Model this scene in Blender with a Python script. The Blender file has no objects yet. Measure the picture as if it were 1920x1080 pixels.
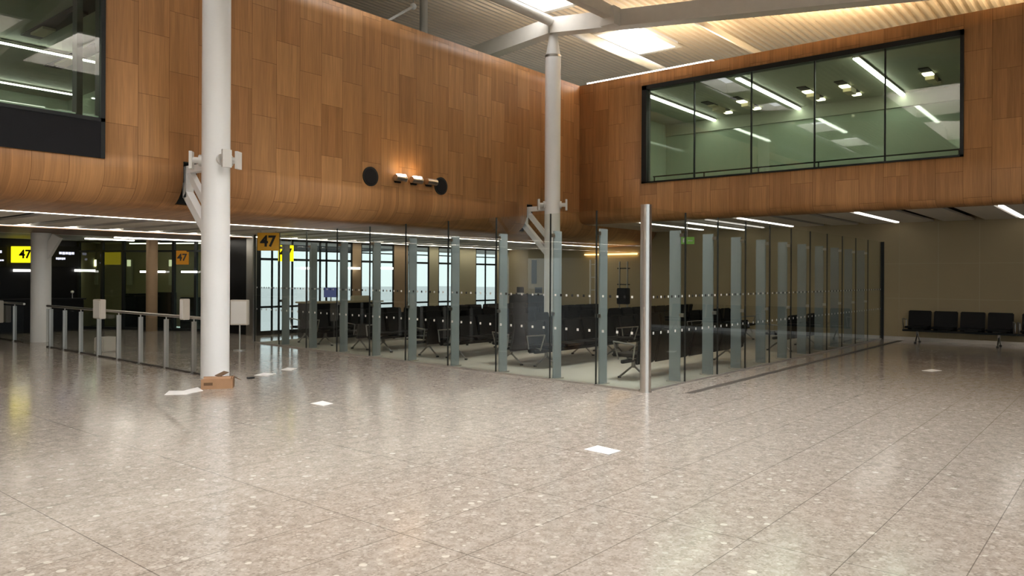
import bpy, bmesh, math, random
from mathutils import Vector, Matrix
random.seed(7)
SC = bpy.context.scene
COL = SC.collection
PI = math.pi
# World axes: X runs along the left timber wall (s), Y runs away from it (d, towards the left wall), Z up. Camera stands at X=Y=0.
F = 1429.0; EYE = 1.75; FS, FD = 0.7709, 0.6370           # focal length in 1920-px units, eye height, view direction
ORD = ['first', 'second', 'third', 'fourth', 'fifth', 'sixth', 'seventh', 'eighth', 'ninth', 'tenth', 'eleventh', 'twelfth']

# ---------------------------------------------------------------- survey helpers (photo measurements -> plan positions)
def hor(px): return 520 + 0.005 * (px - 960)
def T(px): return (px - 960) / F
def on_ray(px, Z): t = T(px); return (Z * (FS + FD * t), Z * (FD - FS * t))
def floor_at(px, py, z=0.0): return on_ray(px, (EYE - z) * F / (py - hor(px)))
def depth_D(px, D): return D / (FD - FS * T(px))
def depth_S(px, s): return s / (FS + FD * T(px))
def s_on_D(px, D): return on_ray(px, depth_D(px, D))[0]
def d_on_S(px, s): return on_ray(px, depth_S(px, s))[1]
def z_of(px, py, Z): return EYE + (hor(px) - py) * Z / F

# ---------------------------------------------------------------- mesh helpers
class MB:
    def __init__(self): self.bm = bmesh.new()
    def poly(self, pts): return self.bm.faces.new([self.bm.verts.new(p) for p in pts])
    def hexa(self, c):                                        # 8 corners: bottom ring then top ring
        v = [self.bm.verts.new(p) for p in c]
        for f in ((3,2,1,0),(4,5,6,7),(0,1,5,4),(1,2,6,5),(2,3,7,6),(3,0,4,7)): self.bm.faces.new([v[i] for i in f])
    def box(self, x0, x1, y0, y1, z0, z1, bev=0):
        if bev:
            b2 = bmesh.new(); r = bmesh.ops.create_cube(b2, size=1)
            for v in b2.verts: v.co = Vector((x0+(v.co.x+.5)*(x1-x0), y0+(v.co.y+.5)*(y1-y0), z0+(v.co.z+.5)*(z1-z0)))
            bmesh.ops.bevel(b2, geom=list(b2.edges), offset=bev, segments=2, affect='EDGES')
            me = bpy.data.meshes.new('t'); b2.to_mesh(me); b2.free(); self.bm.from_mesh(me); bpy.data.meshes.remove(me); return self
        self.hexa([(x0,y0,z0),(x1,y0,z0),(x1,y1,z0),(x0,y1,z0),(x0,y0,z1),(x1,y0,z1),(x1,y1,z1),(x0,y1,z1)]); return self
    def slab(self, p, q, th, z0, z1, side=0.0):               # upright slab between plan points p and q
        p, q = Vector(p), Vector(q); d = (q-p).normalized(); n = Vector((-d.y, d.x)); a = n*(side-.5)*th; b = n*(side+.5)*th
        c = [p+a, q+a, q+b, p+b]
        self.hexa([(v.x,v.y,z0) for v in c] + [(v.x,v.y,z1) for v in c]); return self
    def cyl(self, p0, p1, r0, r1=None, n=24, cap=True):
        p0, p1 = Vector(p0), Vector(p1); r1 = r0 if r1 is None else r1
        d = (p1-p0).normalized(); a = d.orthogonal().normalized(); b = d.cross(a)
        A = [self.bm.verts.new(p0 + (a*math.cos(2*PI*i/n)+b*math.sin(2*PI*i/n))*r0) for i in range(n)]
        B = [self.bm.verts.new(p1 + (a*math.cos(2*PI*i/n)+b*math.sin(2*PI*i/n))*r1) for i in range(n)]
        for i in range(n): self.bm.faces.new([A[i], A[(i+1)%n], B[(i+1)%n], B[i]])
        if cap: self.bm.faces.new(A[::-1]); self.bm.faces.new(B)
        return self
    def tube(self, pts, r, n=10):
        for i in range(len(pts)-1): self.cyl(pts[i], pts[i+1], r, n=n)
        for p in pts[1:-1]: self.ball(p, r, 8, 6)
        return self
    def ball(self, p, r, u=14, v=10):
        bmesh.ops.create_uvsphere(self.bm, u_segments=u, v_segments=v, radius=r, matrix=Matrix.Translation(p)); return self
    def bar(self, p0, p1, w, h, up=(0,0,1)):                  # rectangular bar
        p0, p1, up = Vector(p0), Vector(p1), Vector(up); d = (p1-p0).normalized()
        s = d.cross(up).normalized()*w/2; u = s.cross(d).normalized()*h/2
        self.hexa([p0-s-u, p0+s-u, p0+s+u, p0-s+u, p1-s-u, p1+s-u, p1+s+u, p1-s+u]); return self
    def build(self, name, m, parent=None, smooth=True):
        bmesh.ops.recalc_face_normals(self.bm, faces=list(self.bm.faces))
        me = bpy.data.meshes.new(name); self.bm.to_mesh(me); self.bm.free()
        o = bpy.data.objects.new(name, me); COL.objects.link(o)
        if m: me.materials.append(m)
        if smooth:
            for p in me.polygons: p.use_smooth = True
            me.set_sharp_from_angle(angle=math.radians(32))
        if parent: o.parent = parent
        return o
def thing(o, label, cat, group=None):
    o['label'] = label; o['category'] = cat; o['kind'] = 'thing'
    if group: o['group'] = group
    return o
def empty(name, loc=(0,0,0), rz=0):
    o = bpy.data.objects.new(name, None); COL.objects.link(o); o.location = loc; o.rotation_euler.z = rz; o.empty_display_size = .1; return o
def struct(o, kind='structure'): o['kind'] = kind; return o
def copy_tree(o, parent=None):
    c = o.copy(); COL.objects.link(c); c.parent = parent
    for ch in list(o.children): copy_tree(ch, c)
    return c
def text(body, size, m, parent, loc, rot, name='lettering', bold=.02, align='CENTER'):
    cu = bpy.data.curves.new(name, 'FONT'); cu.body = body; cu.size = size; cu.align_x = align; cu.align_y = 'CENTER'; cu.extrude = .003; cu.offset = bold*size
    cu.materials.append(m); t = bpy.data.objects.new(name, cu); COL.objects.link(t); bpy.context.view_layer.update()
    me = bpy.data.meshes.new_from_object(t.evaluated_get(bpy.context.evaluated_depsgraph_get())); bpy.data.objects.remove(t); me.name = name
    o = bpy.data.objects.new(name, me); COL.objects.link(o); o.location = loc; o.rotation_euler = rot; o.parent = parent; return o

# ---------------------------------------------------------------- materials
def newmat(name):
    m = bpy.data.materials.new(name); m.use_nodes = True; nt = m.node_tree; nt.nodes.clear()
    out = nt.nodes.new('ShaderNodeOutputMaterial'); return m, nt, out
def N(nt, t, **kw):
    n = nt.nodes.new(t)
    for k, v in kw.items():
        if k in n.inputs: n.inputs[k].default_value = v
        else: setattr(n, k, v)
    return n
def pm(name, col, rough=.5, metal=0, var=.08, scale=6, spec=.5):
    m, nt, out = newmat(name); b = N(nt, 'ShaderNodeBsdfPrincipled'); b.inputs['Roughness'].default_value = rough; b.inputs['Metallic'].default_value = metal
    b.inputs['Specular IOR Level'].default_value = spec
    tc = N(nt, 'ShaderNodeTexCoord'); no = N(nt, 'ShaderNodeTexNoise'); no.inputs['Scale'].default_value = scale; no.inputs['Detail'].default_value = 4
    nt.links.new(tc.outputs['Object'], no.inputs['Vector'])
    mx = N(nt, 'ShaderNodeMix', data_type='RGBA'); mx.inputs[6].default_value = (*[c*(1-var) for c in col], 1); mx.inputs[7].default_value = (*[min(1, c*(1+var)) for c in col], 1)
    nt.links.new(no.outputs['Fac'], mx.inputs[0]); nt.links.new(mx.outputs[2], b.inputs['Base Color']); nt.links.new(b.outputs[0], out.inputs[0]); return m
def emit(name, col, s):
    m, nt, out = newmat(name); e = N(nt, 'ShaderNodeEmission'); e.inputs[0].default_value = (*col, 1); e.inputs[1].default_value = s
    nt.links.new(e.outputs[0], out.inputs[0]); return m
def glass(name, tint, ior=1.5, boost=1.0, rough=0.0):
    m, nt, out = newmat(name)
    tr = N(nt, 'ShaderNodeBsdfTransparent'); tr.inputs[0].default_value = (*tint, 1)
    gl = N(nt, 'ShaderNodeBsdfGlossy'); gl.inputs['Roughness'].default_value = rough; gl.inputs[0].default_value = (1,1,1,1)
    fr = N(nt, 'ShaderNodeFresnel'); fr.inputs[0].default_value = ior
    ge = N(nt, 'ShaderNodeNewGeometry'); inv = N(nt, 'ShaderNodeMath', operation='SUBTRACT'); inv.inputs[0].default_value = boost
    sc = N(nt, 'ShaderNodeMath', operation='MULTIPLY'); sc.inputs[1].default_value = boost
    nt.links.new(ge.outputs['Backfacing'], sc.inputs[0]); nt.links.new(sc.outputs[0], inv.inputs[1])
    mu = N(nt, 'ShaderNodeMath', operation='MULTIPLY', use_clamp=True); nt.links.new(fr.outputs[0], mu.inputs[0]); nt.links.new(inv.outputs[0], mu.inputs[1])
    mix = N(nt, 'ShaderNodeMixShader'); nt.links.new(mu.outputs[0], mix.inputs[0]); nt.links.new(tr.outputs[0], mix.inputs[1]); nt.links.new(gl.outputs[0], mix.inputs[2])
    nt.links.new(mix.outputs[0], out.inputs[0]); return m
def wood(name, c1, c2, cm, rough=.45):                        # veneer boards: UV.x along the wall, UV.y up the board
    m, nt, out = newmat(name); L = nt.links
    b = N(nt, 'ShaderNodeBsdfPrincipled'); b.inputs['Roughness'].default_value = rough; b.inputs['Specular IOR Level'].default_value = .3
    uv = N(nt, 'ShaderNodeUVMap'); sp = N(nt, 'ShaderNodeSeparateXYZ'); L.new(uv.outputs[0], sp.inputs[0])
    cb = N(nt, 'ShaderNodeCombineXYZ'); L.new(sp.outputs[1], cb.inputs[0]); L.new(sp.outputs[0], cb.inputs[1])
    br = N(nt, 'ShaderNodeTexBrick', offset=.45, offset_frequency=2); L.new(cb.outputs[0], br.inputs['Vector'])
    for k, v in (('Scale',1.0),('Mortar Size',.0045),('Mortar Smooth',.2),('Bias',0.0),('Brick Width',1.07),('Row Height',.54)): br.inputs[k].default_value = v
    br.inputs['Color1'].default_value = (*c1,1); br.inputs['Color2'].default_value = (*c2,1); br.inputs['Mortar'].default_value = (*cm,1)
    # narrow veneer leaves inside every board
    dv = N(nt, 'ShaderNodeMath', operation='DIVIDE'); dv.inputs[1].default_value = .09; L.new(sp.outputs[0], dv.inputs[0])
    fl = N(nt, 'ShaderNodeMath', operation='FLOOR'); L.new(dv.outputs[0], fl.inputs[0])
    sc = N(nt, 'ShaderNodeSeparateColor'); L.new(br.outputs['Color'], sc.inputs[0])
    rs = N(nt, 'ShaderNodeMath', operation='MULTIPLY'); rs.inputs[1].default_value = 997; L.new(sc.outputs[0], rs.inputs[0])
    c2_ = N(nt, 'ShaderNodeCombineXYZ'); L.new(fl.outputs[0], c2_.inputs[0]); L.new(rs.outputs[0], c2_.inputs[1])
    wn = N(nt, 'ShaderNodeTexWhiteNoise', noise_dimensions='2D'); L.new(c2_.outputs[0], wn.inputs['Vector'])
    lm = N(nt, 'ShaderNodeMapRange'); lm.inputs[3].default_value = .84; lm.inputs[4].default_value = 1.14; L.new(wn.outputs['Value'], lm.inputs[0])
    mp = N(nt, 'ShaderNodeMapping'); mp.inputs['Scale'].default_value = (26, .9, 1); L.new(uv.outputs[0], mp.inputs[0])
    no = N(nt, 'ShaderNodeTexNoise'); no.inputs['Scale'].default_value = 1.6; no.inputs['Detail'].default_value = 5; L.new(mp.outputs[0], no.inputs['Vector'])
    mr = N(nt, 'ShaderNodeMapRange'); mr.inputs[1].default_value = .3; mr.inputs[2].default_value = .7; mr.inputs[3].default_value = .85; mr.inputs[4].default_value = 1.13; L.new(no.outputs['Fac'], mr.inputs[0])
    m1 = N(nt, 'ShaderNodeMix', data_type='RGBA', blend_type='MULTIPLY'); m1.inputs[0].default_value = .8; L.new(br.outputs['Color'], m1.inputs[6]); L.new(lm.outputs[0], m1.inputs[7])
    m2 = N(nt, 'ShaderNodeMix', data_type='RGBA', blend_type='MULTIPLY'); m2.inputs[0].default_value = 1; L.new(m1.outputs[2], m2.inputs[6]); L.new(mr.outputs[0], m2.inputs[7])
    bp = N(nt, 'ShaderNodeBump'); bp.inputs['Strength'].default_value = .25; bp.inputs['Distance'].default_value = .01; inv = N(nt, 'ShaderNodeMath', operation='SUBTRACT'); inv.inputs[0].default_value = 1; L.new(br.outputs['Fac'], inv.inputs[1]); L.new(inv.outputs[0], bp.inputs['Height'])
    L.new(m2.outputs[2], b.inputs['Base Color']); L.new(bp.outputs[0], b.inputs['Normal']); L.new(b.outputs[0], out.inputs[0]); return m
def terrazzo(name):
    m, nt, out = newmat(name); L = nt.links
    b = N(nt, 'ShaderNodeBsdfPrincipled'); tc = N(nt, 'ShaderNodeTexCoord')
    base = N(nt, 'ShaderNodeTexNoise'); base.inputs['Scale'].default_value = 9; base.inputs['Detail'].default_value = 8; base.inputs['Roughness'].default_value = .75; L.new(tc.outputs['Object'], base.inputs['Vector'])
    r = N(nt, 'ShaderNodeValToRGB'); e = r.color_ramp.elements; e[0].position = .36; e[0].color = (.285,.245,.205,1); e[1].position = .62; e[1].color = (.45,.395,.34,1); L.new(base.outputs['Fac'], r.inputs[0])
    col = r.outputs[0]
    def chips(scale, thr, rad, c, col, amt):
        v = N(nt, 'ShaderNodeTexVoronoi'); v.inputs['Scale'].default_value = scale; L.new(tc.outputs['Object'], v.inputs['Vector'])
        wn = N(nt, 'ShaderNodeSeparateColor'); L.new(v.outputs['Color'], wn.inputs[0])
        a = N(nt, 'ShaderNodeMath', operation='GREATER_THAN'); a.inputs[1].default_value = thr; L.new(wn.outputs[0], a.inputs[0])
        rr = N(nt, 'ShaderNodeMath', operation='MULTIPLY'); rr.inputs[1].default_value = rad; L.new(wn.outputs[1], rr.inputs[0])
        d = N(nt, 'ShaderNodeMath', operation='LESS_THAN'); L.new(v.outputs['Distance'], d.inputs[0]); L.new(rr.outputs[0], d.inputs[1])
        f = N(nt, 'ShaderNodeMath', operation='MULTIPLY'); L.new(a.outputs[0], f.inputs[0]); L.new(d.outputs[0], f.inputs[1])
        f2 = N(nt, 'ShaderNodeMath', operation='MULTIPLY'); f2.inputs[1].default_value = amt; L.new(f.outputs[0], f2.inputs[0])
        x = N(nt, 'ShaderNodeMix', data_type='RGBA'); L.new(f2.outputs[0], x.inputs[0]); L.new(col, x.inputs[6]); x.inputs[7].default_value = (*c,1); return x.outputs[2]
    col = chips(55, .45, .75, (.50,.44,.38), col, .6)
    col = chips(48, .6, .7, (.20,.165,.135), col, .45)
    col = chips(24, .74, .6, (.60,.54,.47), col, .5)
    col = chips(14, .9, .42, (.70,.65,.57), col, .7)
    sp = N(nt, 'ShaderNodeSeparateXYZ'); L.new(tc.outputs['Object'], sp.inputs[0])
    def joint(o, pitch, off, w):
        a = N(nt, 'ShaderNodeMath', operation='ADD'); a.inputs[1].default_value = off; L.new(o, a.inputs[0])
        q = N(nt, 'ShaderNodeMath', operation='PINGPONG'); q.inputs[1].default_value = pitch/2; L.new(a.outputs[0], q.inputs[0])
        l = N(nt, 'ShaderNodeMath', operation='LESS_THAN'); l.inputs[1].default_value = w; L.new(q.outputs[0], l.inputs[0]); return l.outputs[0]
    j1 = joint(sp.outputs[0], 1.41, -6.35+14.1, .004); j2 = joint(sp.outputs[1], .62, -3.27+12.4, .0032)
    mxx = N(nt, 'ShaderNodeMath', operation='MAXIMUM'); L.new(j1, mxx.inputs[0]); L.new(j2, mxx.inputs[1])
    jf = N(nt, 'ShaderNodeMath', operation='MULTIPLY'); jf.inputs[1].default_value = .62; L.new(mxx.outputs[0], jf.inputs[0])
    x = N(nt, 'ShaderNodeMix', data_type='RGBA'); L.new(jf.outputs[0], x.inputs[0]); L.new(col, x.inputs[6]); x.inputs[7].default_value = (.05,.04,.03,1)
    L.new(x.outputs[2], b.inputs['Base Color'])
    rn = N(nt, 'ShaderNodeTexNoise'); rn.inputs['Scale'].default_value = 1.4; rn.inputs['Detail'].default_value = 5; L.new(tc.outputs['Object'], rn.inputs['Vector'])
    rm = N(nt, 'ShaderNodeMapRange'); rm.inputs[3].default_value = .08; rm.inputs[4].default_value = .20; L.new(rn.outputs['Fac'], rm.inputs[0]); L.new(rm.outputs[0], b.inputs['Roughness'])
    bp = N(nt, 'ShaderNodeBump'); bp.inputs['Strength'].default_value = .025; bp.inputs['Distance'].default_value = .01; L.new(base.outputs['Fac'], bp.inputs['Height']); L.new(bp.outputs[0], b.inputs['Normal'])
    L.new(b.outputs[0], out.inputs[0]); return m
M = {}
M['wood'] = wood('timber_veneer', (.43,.206,.080), (.53,.272,.112), (.23,.105,.04))
M['wood_right'] = M['wood']
M['floor'] = terrazzo('terrazzo')
M['carpet'] = pm('lounge_carpet', (.42,.40,.34), .8, var=.12, scale=30)
M['white'] = pm('white_paint', (.90,.90,.89), .32, var=.03, scale=2)
M['white_steel'] = pm('white_steel_paint', (.72,.70,.66), .4, var=.05)
M['roof'] = pm('roof_deck', (.74,.62,.48), .38, metal=.25, var=.12, scale=1.2)
M['beam'] = pm('roof_paint', (.80,.75,.67), .5, var=.06)
M['steel'] = pm('brushed_steel', (.62,.58,.54), .28, 1, var=.06, scale=12)
M['seatmetal'] = pm('seat_frame_metal', (.30,.29,.27), .35, 1, var=.05)
M['alu'] = pm('aluminium', (.55,.53,.50), .35, 1, var=.05)
M['grey'] = pm('grey_fin_paint', (.25,.285,.295), .4, var=.05)
M['seal'] = pm('dark_seal', (.012,.014,.012), .5)
M['black'] = pm('black_panel', (.007,.007,.008), .3, var=.1, spec=.18)
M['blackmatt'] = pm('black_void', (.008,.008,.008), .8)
M['seatblack'] = pm('black_upholstery', (.006,.0055,.0055), .6, var=.2, scale=20, spec=.2)
M['olive'] = pm('olive_wall', (.37,.295,.17), .7, var=.04, scale=2)
M['cream'] = pm('cream_wall', (.50,.44,.30), .7, var=.04, scale=2)
M['brownpier'] = pm('brown_pier', (.36,.24,.14), .6)
M['ceil'] = pm('ceiling_panel_white', (.72,.68,.61), .6, var=.03)
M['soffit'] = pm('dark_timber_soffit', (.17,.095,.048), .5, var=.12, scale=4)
M['frame'] = pm('dark_frame', (.014,.016,.016), .45, spec=.3)
M['darkpanel'] = pm('charcoal_panel', (.010,.010,.012), .6, spec=.2)
M['glass'] = glass('screen_glass', (.93,.955,.935), 1.5, 1.25)
M['winglass'] = glass('upper_window_glass', (.80,.88,.80), 1.5, 1.6)
M['clear'] = glass('clear_glass', (.95,.97,.97), 1.45, 1.0)
M['dotw'] = pm('white_dot', (.78,.78,.74), .5, var=.02)
M['dotb'] = pm('black_dot', (.02,.02,.02), .5)
M['tube'] = emit('tube_light', (1,.95,.86), 2.2)
M['tube2'] = emit('tube_light_upper', (1,.97,.9), 14)
M['strip'] = emit('strip_glow', (1,.93,.80), 7)
M['sky_pane'] = emit('ridge_rooflight_glow', (.97,.98,1.0), 4.5)
M['sky_pane_fill'] = emit('added_rooflight_glow', (.97,.98,1.0), 12)
M['yellow'] = pm('yellow_sign', (.75,.38,.012), .4, var=.03)
M['yellow_lit'] = emit('yellow_lit', (1,.83,.01), 1.0)
M['orange_reflection'] = emit('sign_reflection_glow', (.45,.18,.02), .35)
M['ink'] = pm('sign_black', (.01,.008,.006), .5)
M['scr'] = emit('screen_text', (.7,.72,.95), .9)
M['green_lit'] = emit('exit_green', (.22,.42,.08), .28)
M['card'] = pm('cardboard', (.42,.24,.13), .8, var=.15)
M['card_dark'] = pm('cardboard_inside', (.16,.09,.045), .85)
M['paper'] = pm('paper_white', (.82,.80,.77), .6, var=.02)
M['box'] = pm('pale_box', (.62,.57,.50), .5)
M['drain'] = pm('drain_dark', (.07,.06,.05), .6)
M['kerb'] = pm('screen_channel', (.40,.37,.33), .35, .3)
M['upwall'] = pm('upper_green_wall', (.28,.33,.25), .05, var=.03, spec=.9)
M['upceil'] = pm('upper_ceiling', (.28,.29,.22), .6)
M['cream_lamp'] = emit('downlight_glow', (1,.86,.6), 2.6)
M['warm'] = emit('warm_lamp', (1,.6,.2), 3)
M['apron'] = pm('apron_concrete', (.50,.49,.44), .8, var=.15, scale=.05)
M['monitor'] = emit('monitor_blue', (.12,.14,.3), .35)
M['lampw'] = emit('lamp_white', (1,.97,.9), 3)
M['concrete'] = pm('plaster', (.55,.52,.48), .8)

# ---------------------------------------------------------------- key planes
LW = 13.25; RW = 19.24; END = 24.1; ZC = 2.87; ZR = 3.38; D1 = 15.35; D2 = 19.7; WALLTOP = 7.6; WD = 20.1
def sheet(name, cells, m, thick=0.06, offset=-1):
    """cells: list of (quad points, quad uvs)"""
    bm = bmesh.new(); uvl = bm.loops.layers.uv.new('UVMap'); cache = {}
    def V(p):
        k = tuple(round(c, 4) for c in p)
        if k not in cache: cache[k] = bm.verts.new(p)
        return cache[k]
    for pts, uvs in cells:
        f = bm.faces.new([V(p) for p in pts])
        for l, u in zip(f.loops, uvs): l[uvl].uv = u
    me = bpy.data.meshes.new(name); bm.to_mesh(me); bm.free(); me.materials.append(m)
    o = bpy.data.objects.new(name, me); COL.objects.link(o)
    for p in me.polygons: p.use_smooth = True
    me.set_sharp_from_angle(angle=math.radians(25))
    md = o.modifiers.new('Solidify', 'SOLIDIFY'); md.thickness = thick; md.offset = offset
    return o

# ---------------------------------------------------------------- floor, ground
mb = MB(); mb.box(-14, END+.2, -9, WD+.0, -.3, 0); mb.box(-14, 12.6, WD, 31, -.3, 0); struct(mb.build('floor', M['floor']))
P0 = on_ray(1211, 11.70)                                       # steel post of the screen
WL = Vector((-.727*FD*0 + 0, 0))
def old2new(X, Z): return (X*FD + Z*FS, -X*FS + Z*FD)
LEFT_END = old2new(2.055-.727*12.13, 11.70+.688*12.13)
RIGHT_END = (END-.05, P0[1])
mb = MB(); mb.hexa([(P0[0]+.05,P0[1]+.05,.0),(RIGHT_END[0],P0[1]+.05,.0),(RIGHT_END[0],WD-.1,.0),(LEFT_END[0]+.1,LEFT_END[1]+.02,.0)] + [(P0[0]+.05,P0[1]+.05,.004),(RIGHT_END[0],P0[1]+.05,.004),(RIGHT_END[0],WD-.1,.004),(LEFT_END[0]+.1,LEFT_END[1]+.02,.004)])
struct(mb.build('floor_lounge', M['carpet']))
struct(MB().box(-300, 400, -300, 400, -5.2, -5.0).build('ground_outside', M['apron']))
# trench drain strip beside the screen
thing(MB().box(10.65, END-.3, 5.24, 5.37, .0, .003).build('drain_strip', M['drain']), 'long dark drain strip in the floor beside the right glass screen', 'drain')

# ---------------------------------------------------------------- left timber wall (curved lip and soffit)
SL = [(4.95-.0, 5.0)]
prof = [(LW, WALLTOP), (LW, 7.25), (LW, 3.80), (LW, 3.68), (LW, 3.52)]
for k in range(1, 9):
    a = k/8*PI/2*0.93; prof.append((LW + .62*(1-math.cos(a)), 3.52 - .56*math.sin(a)))
prof.append((D1-.06, ZC+.005))
arc = [0]
for a, b in zip(prof, prof[1:]): arc.append(arc[-1] + math.dist(a, b))
C1S, C2S = 6.9, 16.8
SLW = .13
sb = [-12, -4, 5.42, C1S-SLW, C1S+SLW, C2S-SLW, C2S+SLW, RW+.0, END]
cells = []
for i in range(len(sb)-1):
    for j in range(len(prof)-1):
        a, b = sb[i], sb[i+1]
        if a == -4 and j in (1, 2): continue
        if a in (C1S-SLW, C2S-SLW) and 2 <= j <= 9: continue
        p, q = prof[j], prof[j+1]
        cells.append(([(a,p[0],p[1]),(b,p[0],p[1]),(b,q[0],q[1]),(a,q[0],q[1])], [(a+.51,4.36-arc[j]+2.16),(b+.51,4.36-arc[j]+2.16),(b+.51,4.36-arc[j+1]+2.16),(a+.51,4.36-arc[j+1]+2.16)]))
o = struct(sheet('wall_left', cells, M['wood'], .05, 1))
for nm, cs in (('near', C1S), ('far', C2S)):
    mb = MB(); mb.box(cs-SLW+.003, cs+SLW-.003, LW+.32, LW+.5, 3.06, 3.79); mb.box(cs-SLW+.003, cs-SLW+.012, LW+.005, LW+.32, 3.42, 3.79); mb.box(cs+SLW-.012, cs+SLW-.003, LW+.005, LW+.32, 3.42, 3.79); mb.box(cs-SLW+.012, cs+SLW-.012, LW+.005, LW+.32, 3.775, 3.79)
    thing(mb.build('strut_recess', M['frame']), f'dark slot in the timber wall where the {"nearer" if nm=="near" else "farther"} column strut enters', 'recess')
# right timber wall
prof = [(RW, WALLTOP), (RW, 7.25), (RW, 4.46), (RW, 3.62)]
for k in range(1, 6):
    a = k/5*PI/2; prof.append((RW + .24*(1-math.cos(a)), 3.62 - .22*math.sin(a)))
prof.append((RW+.36, ZR))
arc = [0]
for a, b in zip(prof, prof[1:]): arc.append(arc[-1] + math.dist(a, b))
WR0, WR1 = 3.03, 11.07
db = [-12, WR0, WR1, LW]
cells = []
for i in range(3):
    for j in range(len(prof)-1):
        if i == 1 and j == 1: continue
        a, b = db[i], db[i+1]; p, q = prof[j], prof[j+1]
        cells.append(([(p[0],b,p[1]),(p[0],a,p[1]),(q[0],a,q[1]),(q[0],b,q[1])], [(b+.2,6.2-arc[j]),(a+.2,6.2-arc[j]),(a+.2,6.2-arc[j+1]),(b+.2,6.2-arc[j+1])]))
struct(sheet('wall_right', cells, M['wood_right'], .05, 1))

# ---------------------------------------------------------------- lower ceilings
mb = MB(); s = -11.6
while s < END-.05:
    mb.box(s, min(s+.68, END), D1+.07, D2-.06, ZC, ZC+.05); s += 1.0
mb.box(-12, END, D2+.07, 23.3, ZC-.0, ZC+.05)
struct(mb.build('ceiling_left', M['ceil']))
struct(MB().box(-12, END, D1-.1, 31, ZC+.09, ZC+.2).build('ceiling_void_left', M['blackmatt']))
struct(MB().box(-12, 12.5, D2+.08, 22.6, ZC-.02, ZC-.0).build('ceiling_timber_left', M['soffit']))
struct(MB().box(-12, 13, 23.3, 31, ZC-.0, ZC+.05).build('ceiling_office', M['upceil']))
mb = MB(); k = -12.6 - .0; slots = [2.4 + i for i in range(-14, 11)]
for a, b in zip(slots, slots[1:]): mb.box(RW+.36, END, a+.12, b-.12, ZR, ZR+.05)
mb.box(RW+.36, END, slots[-1]+.12, LW, ZR, ZR+.05)
struct(mb.build('ceiling_right', M['ceil']))
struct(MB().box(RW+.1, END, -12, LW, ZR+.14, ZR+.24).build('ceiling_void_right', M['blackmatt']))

# ---------------------------------------------------------------- end wall, lounge window wall, enclosure
mb = MB(); mb.box(END, END+.2, -12, WD+.3, 0, 4.4)
struct(mb.build('wall_end', M['olive']))
mb = MB()
for z in (1.2, 2.2):
    mb.box(END-.004, END, -12, P0[1]-.1, z, z+.006)
for d in range(-10, 6): mb.box(END-.004, END, d+.4, d+.406, .1, ZR)
struct(mb.build('trim_1', M['cream']))
struct(MB().box(END-.02, END, -12, WD, 0, .1).build('baseboard_end', M['alu']))
mb = MB(); mb.box(-14.2, -14, -9, 31, 0, 11.4); struct(mb.build('wall_behind', M['concrete']))
mb = MB(); mb.box(12, END+.2, -9.2, -9, 0, 8.0); struct(mb.build('wall_side', M['concrete']))
mb = MB(); mb.box(-14, 40, 29.8, 30, 3.1, 11.4); struct(mb.build('wall_high_back', M['concrete']))
mb = MB(); mb.box(34, 34.2, -12, 29.7, 4.3, 11.4); struct(mb.build('wall_high_end', M['concrete']))

# lounge window wall between px 478 and the corner, along s at d = WD
def W(px): return s_on_D(px, WD)
piers = [(12.45, W(486), 'dark'), (W(660), W(676), 'brown'), (W(738), W(763), 'brown'), (W(804), W(821), 'cream'), (W(861), W(891), 'cream'), (W(930), END, 'cream')]
for a, b, c in piers:
    struct(MB().box(a, b, WD-.03, WD+.05, 0, ZC).build('wall_window_pier', M['brownpier'] if c == 'brown' else M['cream'] if c == 'cream' else M['frame']))
bays = [(piers[i][1], piers[i+1][0]) for i in range(5)]
splits = [[W(510), W(523), W(548), W(575), W(600), W(612)], [W(700)], [W(778)], [W(840)], [W(910)]]
bayname = ['at the far left end of the seating lounge', 'between two brown piers behind the lounge', 'between the brown and cream piers of the lounge', 'between two cream piers behind the lounge', 'nearest the lounge corner beside the plain wall']
for i, (a, b) in enumerate(bays):
    r = struct(empty(f'window_{i+3}', (a, WD, 0)))
    mb = MB(); w = b-a
    mb.box(0, w, -.02, .02, ZC-.06, ZC); mb.box(0, w, -.02, .02, 0, .12); mb.box(0, w, -.02, .02, 2.22, 2.29); mb.box(0, w, -.02, .02, 2.52, 2.56)
    mb.box(0, w, -.02, .02, .8, .86)
    for s in [0.02, w-.02] + [q-a for q in splits[i]]: mb.box(s-.025, s+.025, -.02, .02, 0, ZC)
    mb.build('window_frame', M['frame'], r); MB().box(.02, w-.02, -.008, .008, .1, ZC-.05).build('window_pane', M['clear'], r)
struct(MB().box(12.45, END, WD-.1, WD+.2, ZC, 4).build('wall_over_windows', M['concrete']))
# black clad return left of the window wall
ret = MB().box(12.45, 12.62, WD+.2, 22.3, 0, ZC).build('wall_return', M['black']); struct(ret)
struct(MB().box(12.30, 12.44, WD-.12, WD+.2, 0, ZC).build('trim_2', M['alu']))

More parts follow.
